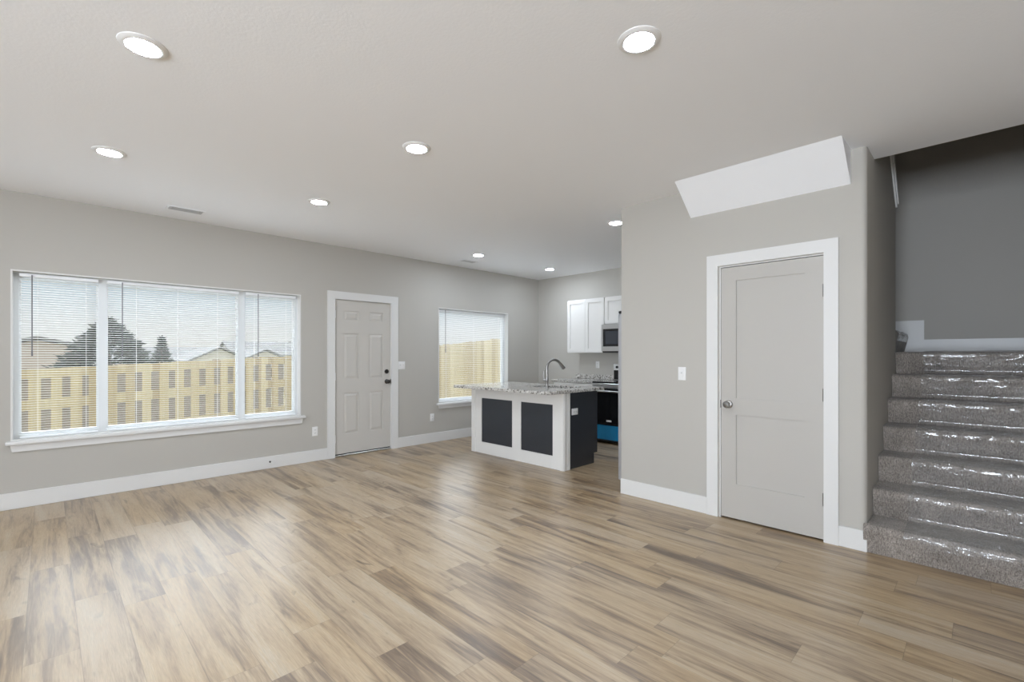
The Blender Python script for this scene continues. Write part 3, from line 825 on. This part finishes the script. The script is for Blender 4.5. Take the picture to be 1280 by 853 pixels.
root = thing('microwave', 'stainless over-range microwave under the short wall cabinet', 'microwave', (-3.82, 6.38, 1.375))
x0, x1, yb = -4.197, -3.443, 6.19
bm = BM(); box(bm, x0, x1, yb, YK - .003, 1.378, 1.809, .003, 1); new_obj('body', bm, M_BLKP, root)
bm = BM(); grid(bm, 'y', x0, -3.62, 1.39, 1.806, yb - .030, yb, holes=[(x0 + .03, -3.66, 1.462, 1.735)]); new_obj('door', bm, M_STEEL, root)
bm = BM(); box(bm, x0 + .028, -3.658, yb - .026, yb - .008, 1.46, 1.737)
w_ = new_obj('window', bm, M_BLACK, root)
bm = BM(); box(bm, x0 + .075, -3.70, yb - .0275, yb - .0255, 1.50, 1.70); new_obj('screen', bm, M_MWGL, w_)
bm = BM(); box(bm, -3.618, x1, yb - .030, yb, 1.39, 1.806, .003, 1); new_obj('control_panel', bm, M_BLACK, root)
bm = BM(); tube(bm, [(-3.64, yb - .03, 1.50), (-3.64, yb - .06, 1.50), (-3.64, yb - .06, 1.72), (-3.64, yb - .03, 1.72)], .009, 10); new_obj('handle', bm, M_STEEL, root, smooth=True)
bm = BM(); box(bm, x0 + .02, x1 - .02, yb - .02, yb + .3, 1.365, 1.378); new_obj('vent_grille', bm, M_BLKP, root)

# range
RX0, RX1, RY = -4.192, -3.440, 5.935
root = thing('kitchen_range', 'stainless and black electric range with blue filmed drawer', 'stove', (-3.816, 6.24, 0))
bm = BM(); box(bm, RX0, RX1, RY, YK - .01, .03, .905); new_obj('body', bm, M_BLKP, root)
for ax, ay in ((RX0 + .04, RY + .05), (RX1 - .04, RY + .05), (RX0 + .04, YK - .06), (RX1 - .04, YK - .06)):
    bm = BM(); tube(bm, [(ax, ay, 0), (ax, ay, .03)], .016, 10); new_obj('foot', bm, M_BLKP, root)
bm = BM(); box(bm, RX0 - .003, RX1 + .003, RY - .02, YK - .075, .905, .928, .004, 2); c_ = new_obj('cooktop', bm, M_BLACK, root)
for ax, ay, r_ in ((RX0 + .19, RY + .15, .10), (RX1 - .19, RY + .15, .08), (RX0 + .19, RY + .40, .08), (RX1 - .19, RY + .40, .10)):
    bm = BM(); lathe(bm, [(r_ - .003, .0), (r_ - .003, .0006), (r_, .0006), (r_, 0)], (ax, ay, .928), 'z', 32, closed=True); new_obj('burner_ring', bm, M_GREYV, c_)
bm = BM(); box(bm, RX0 + .003, RX1 - .003, RY - .028, RY, .835, .902, .003, 1); new_obj('front_panel', bm, M_STEEL, root)
bm = BM(); box(bm, RX0 + .003, RX1 - .003, RY - .034, RY, .285, .83, .004, 1); d = new_obj('oven_door', bm, M_BLACK, root)
bm = BM(); tube(bm, [(RX0 + .07, RY - .034, .79), (RX0 + .07, RY - .072, .79), (RX0 + .10, RY - .078, .79), (RX1 - .10, RY - .078, .79), (RX1 - .07, RY - .072, .79), (RX1 - .07, RY - .034, .79)], .012, 12); new_obj('handle', bm, M_STEEL, d, smooth=True)
bm = BM(); box(bm, -3.93, -3.84, RY - .0355, RY - .034, .335, .360, .0); new_obj('white_strip', bm, M_PLATE, d)  # small white strip low on the oven door
bm = BM(); box(bm, RX0 + .003, RX1 - .003, RY - .030, RY, .065, .278, .004, 1); new_obj('drawer', bm, M_BLUE, root)['label'] = 'bottom drawer under blue protective film'
bm = BM(); box(bm, RX0, RX1, YK - .085, YK - .012, .905, 1.185, .008, 2); g_ = new_obj('backguard', bm, M_STEEL, root, smooth=True)
bm = BM(); box(bm, RX0 + .012, RX1 - .012, YK - .0885, YK - .084, .935, 1.085); new_obj('control_glass', bm, M_BLACK, g_)
for ax in (RX0 + .075, RX0 + .165, RX1 - .165, RX1 - .075):
    bm = BM(); lathe(bm, [(0, 0), (.022, 0), (.020, -.022), (0, -.024)], (ax, YK - .085, 1.135), 'y', 18); new_obj('knob', bm, M_BLKP, g_, smooth=True)

# base cabinet, worktop and backsplash left of the range
root = thing('base_cabinet', 'white base cabinet against the kitchen wall, left of the range', 'cabinet', (-4.6, 6.25, 0))
bm = BM(); prism(bm, 'x', [(YK - .002, .0), (YK - .002, .892), (5.962, .892), (5.962, .11), (6.03, .11), (6.03, 0)], -4.995, -4.200); new_obj('body', bm, M_CABW, root)
for a, b in ((-4.985, -4.60), (-4.595, -4.21)):
    bm = BM(); shaker(bm, a, b, .125, .70, 5.961); d = new_obj('door', bm, M_CABW, root)
    bm = BM(); box(bm, a, b, 5.941, 5.961, .715, .872, .003, 1); w_ = new_obj('drawer', bm, M_CABW, root)
bm = BM(); box(bm, -5.012, -4.198, 5.925, YK - .002, .8925, .929, .004, 2)
tag(new_obj('kitchen_countertop', bm, M_GRAN), 'short granite worktop on the base cabinet beside the range', 'countertop')
bm = BM(); box(bm, -5.005, -4.198, YK - .024, YK - .002, .9295, 1.000, .003, 1)
tag(new_obj('granite_backsplash', bm, M_GRAN), 'low granite backsplash against the kitchen wall', 'backsplash')

# refrigerator behind the closet wall, front facing the island
root = thing('refrigerator', 'tall stainless refrigerator edge past the closet wall corner', 'refrigerator', (-2.15, 4.52, 0))
bm = BM(); box(bm, -2.49, -1.86, 4.062, 4.965, .06, 1.755, .004, 1); new_obj('body', bm, M_FRIDGE, root)
for a, b in ((4.066, 4.511), (4.517, 4.961)):
    bm = BM(); box(bm, -2.572, -2.495, a, b, .075, 1.745, .012, 3); d = new_obj('door', bm, M_FRIDGE, root, smooth=True)
    yh = b - .045 if a < 4.3 else a + .045
    bm = BM(); tube(bm, [(-2.572, yh, .60), (-2.615, yh, .62), (-2.62, yh, .70), (-2.62, yh, 1.45), (-2.615, yh, 1.53), (-2.572, yh, 1.55)], .010, 10); new_obj('handle', bm, M_STEEL, d, smooth=True)
for y in (4.10, 4.93):
    bm = BM(); box(bm, -2.568, -2.42, y - .03, y + .03, 1.746, 1.772, .006, 2); new_obj('hinge_cap', bm, M_BLKP, root)
bm = BM(); box(bm, -2.54, -2.49, 4.08, 4.95, .012, .07); new_obj('grille', bm, M_BLKP, root)
for y in (4.12, 4.9):
    for x in (-2.45, -1.9):
        bm = BM(); tube(bm, [(x, y, 0), (x, y, .062)], .018, 10); new_obj('foot', bm, M_BLKP, root)

# ------------------------------------------------------------------ carpeted stairs
RISE, RUN, NY0 = .1940, .2515, 3.885
def step_profile(k, off=0.):
    """(y, z) of the carpet skin of step k: foot of riser, nosing, top"""
    y0 = NY0 + RUN * (k - 1); zt = RISE * k
    return y0, zt
root = thing('carpeted_staircase', 'grey brown carpeted stairs rising between the walls', 'stairs', (-.02, 3.9, 0))
for k in range(1, 8):
    y0, zt = step_profile(k); zb = zt - RISE
    xl = XS + .003 if k > 1 else XS - .016
    back = YK - .018 if k == 7 else y0 + RUN + .10
    nose = [(y0 + .036, zb + .0005), (y0 + .028, zb + .035), (y0 + .016, zb + .085), (y0 + .006, zt - .070), (y0 + .001, zt - .044), (y0 + .002, zt - .024), (y0 + .011, zt - .008), (y0 + .028, zt - .001), (y0 + .045, zt)]
    tail = [(back, zt), (back, zb + .0005)]
    bm = BM()
    if k == 1:
        # the first step wraps a little past the wall corner, only in front of the wall plane
        f = [(p[0], p[1]) for p in nose] 
        prism(bm, 'x', f + [(YC + .06, zt), (YC + .06, zb)], XS + .003, XT - .003)
        prism(bm, 'x', [(p[0], p[1]) for p in nose[2:-1]] + [(YC - .001, zt), (YC - .001, zb + .085)], XS - .016, XS + .003)
        prism(bm, 'x', [(YC + .06, zt), (back, zt), (back, zb), (YC + .06, zb)], XS + .003, XT - .003)
    else:
        prism(bm, 'x', nose + tail, xl, XT - .003)
    new_obj('landing' if k == 7 else 'step', bm, M_CARPET, root, smooth=True)
# first steps of the upper flight, turning toward the kitchen
for k in range(3):
    xr = XS - .004 - RUN * k; zt = RISE * 7 + .2 * (k + 1); zb = zt - .2
    nose = [(xr - .036, zb + .0005), (xr - .028, zb + .035), (xr - .016, zb + .085), (xr - .006, zt - .070), (xr - .001, zt - .044), (xr - .002, zt - .024), (xr - .011, zt - .008), (xr - .028, zt - .001), (xr - .045, zt)]
    bm = BM(); prism(bm, 'y', nose + [(xr - RUN - .10, zt), (xr - RUN - .10, zb + .0005)], 5.445, YK - .018)
    new_obj('upper_step', bm, M_CARPET, root, smooth=True)

# clear plastic carpet film over the stairs
def film(name, label, pts, along, u0, u1, n, edge, lead):
    """pts: (a, z, w): profile points with the wrinkle height w there; extruded along x (or y)"""
    Q = []
    for p, q in zip(pts, pts[1:]):
        ln = math.hypot(q[0] - p[0], q[1] - p[1]); seg = max(1, int(ln / .006))
        for k in range(seg):
            t = k / seg
            Q.append(tuple(p[i] + (q[i] - p[i]) * t for i in range(3)))
    Q.append(pts[-1])
    sgn = 1 if along == 'x' else -1
    bm = BM(); rows = []; dist = 0.
    for i, q in enumerate(Q):
        if i: dist += math.hypot(q[0] - Q[i - 1][0], q[1] - Q[i - 1][1])
        a, b = Q[max(i - 2, 0)], Q[min(i + 2, len(Q) - 1)]
        d = Vector((b[0] - a[0], b[1] - a[1])).normalized(); nn = Vector((-d.y, d.x)) * sgn
        row = []
        for j in range(n + 1):
            u = u0 + (u1 - u0) * j / n
            w1 = noise.fractal(Vector((u * 5.5, dist * 9 + 2 * noise.noise(Vector((u * 3, dist * 2, 1)))  , 3.1)), 1.0, 2.0, 3)
            r1 = 1 - min(1, 7 * abs(noise.noise(Vector((u * 4.2 + 3, dist * 17 + 1.6 * noise.noise(Vector((u * 6, 4., dist)))  , 9.7)))))
            h = .0012 + q[2] * (.35 + .35 * w1 + .9 * r1 ** 2)
            dz = lead * noise.noise(Vector((u * 6, 1.3, 5.))) if (edge and i < 6) else 0.
            c = (q[0] + nn.x * h, q[1] + nn.y * h + dz * (1 - i / 6.))
            row.append(bm.verts.new((u, c[0], c[1]) if along == 'x' else (c[0], u, c[1])))
        rows.append(row)
    for a, b in zip(rows, rows[1:]):
        for j in range(n): bm.faces.new((a[j], a[j + 1], b[j + 1], b[j]))
    return tag(new_obj(name, bm, M_FILM, smooth=True), label, 'plastic film')

def film_profile(k, first, last, pos):
    """profile over one step; pos(front offset, height above the step's top) gives the point"""
    o = .004; F_ = []
    if first: F_ += [(*pos(.010 - o, -.092), .002), (*pos(.006 - o, -.075), .004)]
    F_ += [(*pos(.004 - o, -.060), .006), (*pos(.0 - o, -.042), .009), (*pos(.001 - o, -.022), .009), (*pos(.009 - o * .5, -.004), .006), (*pos(.028, .002), .003), (*pos(.05, o), .002)]
    if last: F_ += [(*pos(.5, o), .001)]
    else:
        F_ += [(*pos(RUN - .020, o), .001)]
        for a_ in range(15, 90, 15):   # soft bend in the corner between tread and next riser
            F_.append((*pos(RUN - .020 + .040 * math.sin(R(a_)), o + .040 * (1 - math.cos(R(a_)))), .0003))
        # pinched fold of the film in the corner
        F_ += [(*pos(RUN + .016, .046), .0002), (*pos(RUN + .010, .050), .0002), (*pos(RUN + .009, .055), .0002), (*pos(RUN + .014, .059), .0002)]
        F_ += [(*pos(RUN + .016 - o, .066), .0006), (*pos(RUN + .010 - o, .10), .002)]
    return F_
pts = []
for k in range(1, 8):
    y0, zt = step_profile(k)
    pts += film_profile(k, k == 1, k == 7, lambda a_, b_: (y0 + a_, zt + b_))
film('plastic_film', 'clear wrinkled plastic film covering the lower carpeted stairs', pts, 'x', -.345, XT - .035, 190, True, .02)
pts = []
for k in range(2):
    xr = XS - .004 - RUN * k; zt = RISE * 7 + .2 * (k + 1)
    pts += film_profile(k, k == 0, k == 1, lambda a_, b_: (xr - min(a_, .2 if k else 9), zt + b_))
film('plastic_film', 'clear plastic film wrapping the turned step at the stair top', pts, 'y', 5.62, 6.42, 60, False, 0.)

# ------------------------------------------------------------------ outdoors beyond the windows
def gz(x, y):
    """ground height of the back yard"""
    yy = max(-8., min(9., y))
    return -.42 + .05 * (yy - 4) * min(1., max(0., (-6.2 - x) / 5.)) - max(0, -12.5 - x) * .06
bm = BM(); nx, ny = 30, 30; vv = []
for i in range(nx + 1):
    for j in range(ny + 1):
        x = -6.06 - 115 * (i / nx) ** 1.6; y = -60 + 130 * j / ny
        vv.append(bm.verts.new((x, y, gz(x, y))))
for i in range(nx):
    for j in range(ny): bm.faces.new((vv[i * (ny + 1) + j], vv[(i + 1) * (ny + 1) + j], vv[(i + 1) * (ny + 1) + j + 1], vv[i * (ny + 1) + j + 1]))
struct('ground', bm, M_LAWN, 'sloping dormant back lawn', 'ground')

def top_rear(y): return 1.092 + .0508 * y
root = thing('wooden_fence', 'pine shadowbox fence seen through the wide window', 'fence', (-12, 1, -.5), 'pine fences in the back yard')
random.seed(4)
PIT = .275
bmf, bmb, bmr = BM(), BM(), BM()
y = -6.0
while y < 7.55:
    t = top_rear(y) + random.uniform(-.012, .012)
    w = .152 + random.uniform(-.010, .010)
    prism(bmf, 'x', [(y, gz(-12, y) + .04), (y + w, gz(-12, y) + .04), (y + w, t - .02), (y + w - .02, t), (y + .02, t), (y, t - .02)], -11.98, -11.962)
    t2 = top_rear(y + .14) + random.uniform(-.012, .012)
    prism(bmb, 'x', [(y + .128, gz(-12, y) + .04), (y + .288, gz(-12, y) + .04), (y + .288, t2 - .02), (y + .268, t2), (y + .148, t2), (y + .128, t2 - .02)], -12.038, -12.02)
    y += PIT + random.uniform(-.022, .022)
new_obj('front_pickets_panel', bmf, M_FENCE, root); new_obj('rear_pickets_panel', bmb, M_FENCE_SHADE, root)['label'] = 'rear boards showing in the gaps, shade put into their grey colour'
for dz, hw in ((-.095, .085), (-.655, .095), (-1.30, .095)):
    bm = BM(); prism(bm, 'x', [(-6, top_rear(-6) + dz - hw), (7.6, top_rear(7.6) + dz - hw), (7.6, top_rear(7.6) + dz + hw), (-6, top_rear(-6) + dz + hw)], -12.02, -11.98); new_obj('rail', bm, M_FENCE, root)
for y in (-5.9, -3.5, -1.1, 1.3, 3.7, 6.1, 7.6):
    bm = BM(); box(bm, -12.13, -12.04, y - .045, y + .045, gz(-12, y) - .1, top_rear(y) - .08); new_obj('post', bm, M_FENCE, root)

def top_side(x): return 1.83 + .052 * (x + 6.2)
root = thing('wooden_fence', 'taller solid pine fence seen through the kitchen window', 'fence', (-9, 7.72, -.3), 'pine fences in the back yard')
bmf = BM(); x = -11.95
while x < -6.15:
    w = .137
    t = top_side(x) + random.uniform(-.018, .018)
    gb = gz(x, 7.7) + .04
    prism(bmf, 'y', [(x, gb), (x + w, gb), (x + w, t - .02), (x + w - .02, t), (x + .02, t), (x, t - .02)], 7.70 + random.uniform(-.004, .004), 7.72)
    x += .1385
new_obj('picket_panel', bmf, M_FENCE, root)
for dz in (-.25, -.9, -1.6):
    bm = BM(); prism(bm, 'y', [(-11.95, top_side(-11.95) + dz - .04), (-6.15, top_side(-6.15) + dz - .04), (-6.15, top_side(-6.15) + dz + .04), (-11.95, top_side(-11.95) + dz + .04)], 7.72, 7.76); new_obj('rail', bm, M_FENCE, root)
for x in (-11.85, -9.4, -7.0):
    bm = BM(); box(bm, x - .045, x + .045, 7.76, 7.85, gz(x, 7.7) - .1, top_side(x) - .1); new_obj('post', bm, M_FENCE, root)

def conifer(name, label, x, y, ztop, hgt, rad, n, m, group, round_=.8, seed=1, size=.16):
    rnd = random.Random(seed)
    g = gz(x, y)
    root = thing(name, label, 'tree', (x, y, g), group)
    bm = BM(); tube(bm, [(x, y, g - .1), (x, y, ztop - hgt * .4), (x, y, ztop - .1)], [.16, .1, .02], 8); new_obj('trunk', bm, M_BARK, root, smooth=True)
    bm = BM()
    for i in range(n):
        h = rnd.random() ** .8
        rr = rad * (1 - h ** (1 + round_)) * (1 + .16 * math.sin(i * 1.7)) * (.35 + .65 * rnd.random() ** .5)
        a = rnd.uniform(0, 2 * math.pi)
        p = Vector((x + rr * math.cos(a), y + rr * math.sin(a), ztop - hgt * (1 - h) + rnd.uniform(-.1, .1)))
        d = Vector((math.cos(a), math.sin(a), rnd.uniform(-.2, .9))).normalized()
        s = d.cross(Vector((rnd.uniform(-1, 1), rnd.uniform(-1, 1), rnd.uniform(-1, 1)))).normalized()
        l = size * rnd.uniform(.7, 1.8); w = size * rnd.uniform(.25, .5)
        v = [bm.verts.new(p - d * l * .5), bm.verts.new(p + s * w), bm.verts.new(p + d * l), bm.verts.new(p - s * w)]
        bm.faces.new(v)
    new_obj('crown', bm, m, root)
    return root
conifer('conifer_tree', 'large dark bushy conifer beyond the fence in the wide window', -30, 2.1, 3.05, 4.6, 2.3, 5200, M_TREE, 'trees beyond the fence', 1.3, 2, .17)
conifer('conifer_tree', 'small pointed conifer beyond the fence in the middle window part', -38, 5.34, 2.45, 4.6, 1.3, 1500, M_TREE, 'trees beyond the fence', .15, 5, .17)

def dirpt(u, x):
    """point on the ground plan at distance x seen along picture column u (used to place far things)"""
    k = (u - 640) / 583.; t = R(45.1)
    dx = -math.sin(t) + k * math.cos(t); dy = math.cos(t) + k * math.sin(t)
    return dy / dx * x, x / dx
for i, (u, x, v, rad) in enumerate(((30, -56, 434, 2.2), (90, -62, 433, 1.9), (290, -95, 431, 2.9), (318, -104, 430, 2.8), (345, -92, 428, 3.0), (362, -100, 428, 2.6))):
    y, t = dirpt(u, x); zt = 1.33 + (444 - v) / 583. * t
    conifer('bare_tree', ['hazy leafless tree at the outer end of the wide window', 'hazy leafless tree between tan house and large conifer',
                          'faint leafless tree over the cream gabled house', 'faint leafless tree behind the window mullion next to the door', 'faint leafless tree in the narrow window part next to the door', 'faint leafless tree at the window edge next to the door'][i],
            x, y, zt, 5., rad, 900, M_TREEF, 'hazy leafless trees', .9, 20 + i, .22)

def house(label, x, y, w, dp, zg, ze, zr, mw, ridge='y', group='houses beyond the fence'):
    root = thing('house', label, 'house', (x, y, zg), group)
    bm = BM(); box(bm, x - dp / 2, x + dp / 2, y - w / 2, y + w / 2, zg, ze)
    if ridge == 'x': prism(bm, 'x', [(y - w / 2, ze), (y + w / 2, ze), (y, zr - .1)], x - dp / 2, x + dp / 2)
    else: prism(bm, 'y', [(x - dp / 2, ze), (x + dp / 2, ze), (x, zr - .1)], y - w / 2, y + w / 2)
    new_obj('wall', bm, mw, root)
    bm = BM(); e_ = .35
    if ridge == 'x':
        s = (zr - ze) / (w / 2)
        prism(bm, 'x', [(y - w / 2 - e_, ze - e_ * s), (y, zr), (y + w / 2 + e_, ze - e_ * s), (y + w / 2 + e_, ze - e_ * s + .18), (y, zr + .18), (y - w / 2 - e_, ze - e_ * s + .18)], x - dp / 2 - e_, x + dp / 2 + e_)
    else:
        s = (zr - ze) / (dp / 2)
        prism(bm, 'y', [(x - dp / 2 - e_, ze - e_ * s), (x, zr), (x + dp / 2 + e_, ze - e_ * s), (x + dp / 2 + e_, ze - e_ * s + .18), (x, zr + .18), (x - dp / 2 - e_, ze - e_ * s + .18)], y - w / 2 - e_, y + w / 2 + e_)
    new_obj('roof', bm, M_ROOF, root)
    for q in (-.28, .22):
        bm = BM(); box(bm, x + dp / 2, x + dp / 2 + .05, y + q * w - .5, y + q * w + .5, (zg + ze) / 2 - .1, (zg + ze) / 2 + 1.0); new_obj('window', bm, M_SLOT, root)
y, t = dirpt(48, -46); house('tan house with grey roof left of the large conifer', -46, y, 5.0, 8, gz(-46, y) - .1, 1.75, 2.35, M_HOUSE1, 'x')
y, t = dirpt(262, -60); house('house with cream gable beyond the fence in the middle window part', -60, y, 5.2, 9, gz(-60, y) - .1, .75, 2.05, M_HOUSE2, 'x')
y, t = dirpt(318, -66); house('house with small cream gable seen behind the window mullion', -66, y, 4.2, 9, gz(-66, y) - .1, .9, 1.9, M_HOUSE2, 'x')
y, t = dirpt(345, -78); house('long grey roofed house at the end nearest the door', -78, y, 14, 9, gz(-78, y) - .1, 1.3, 3.2, M_HOUSE2, 'y')
y, t = dirpt(215, -78); house('long grey roofed house behind the small conifer', -78, y - .9, 12, 9, gz(-78, y) - .1, .6, 2.2, M_HOUSE2, 'y')
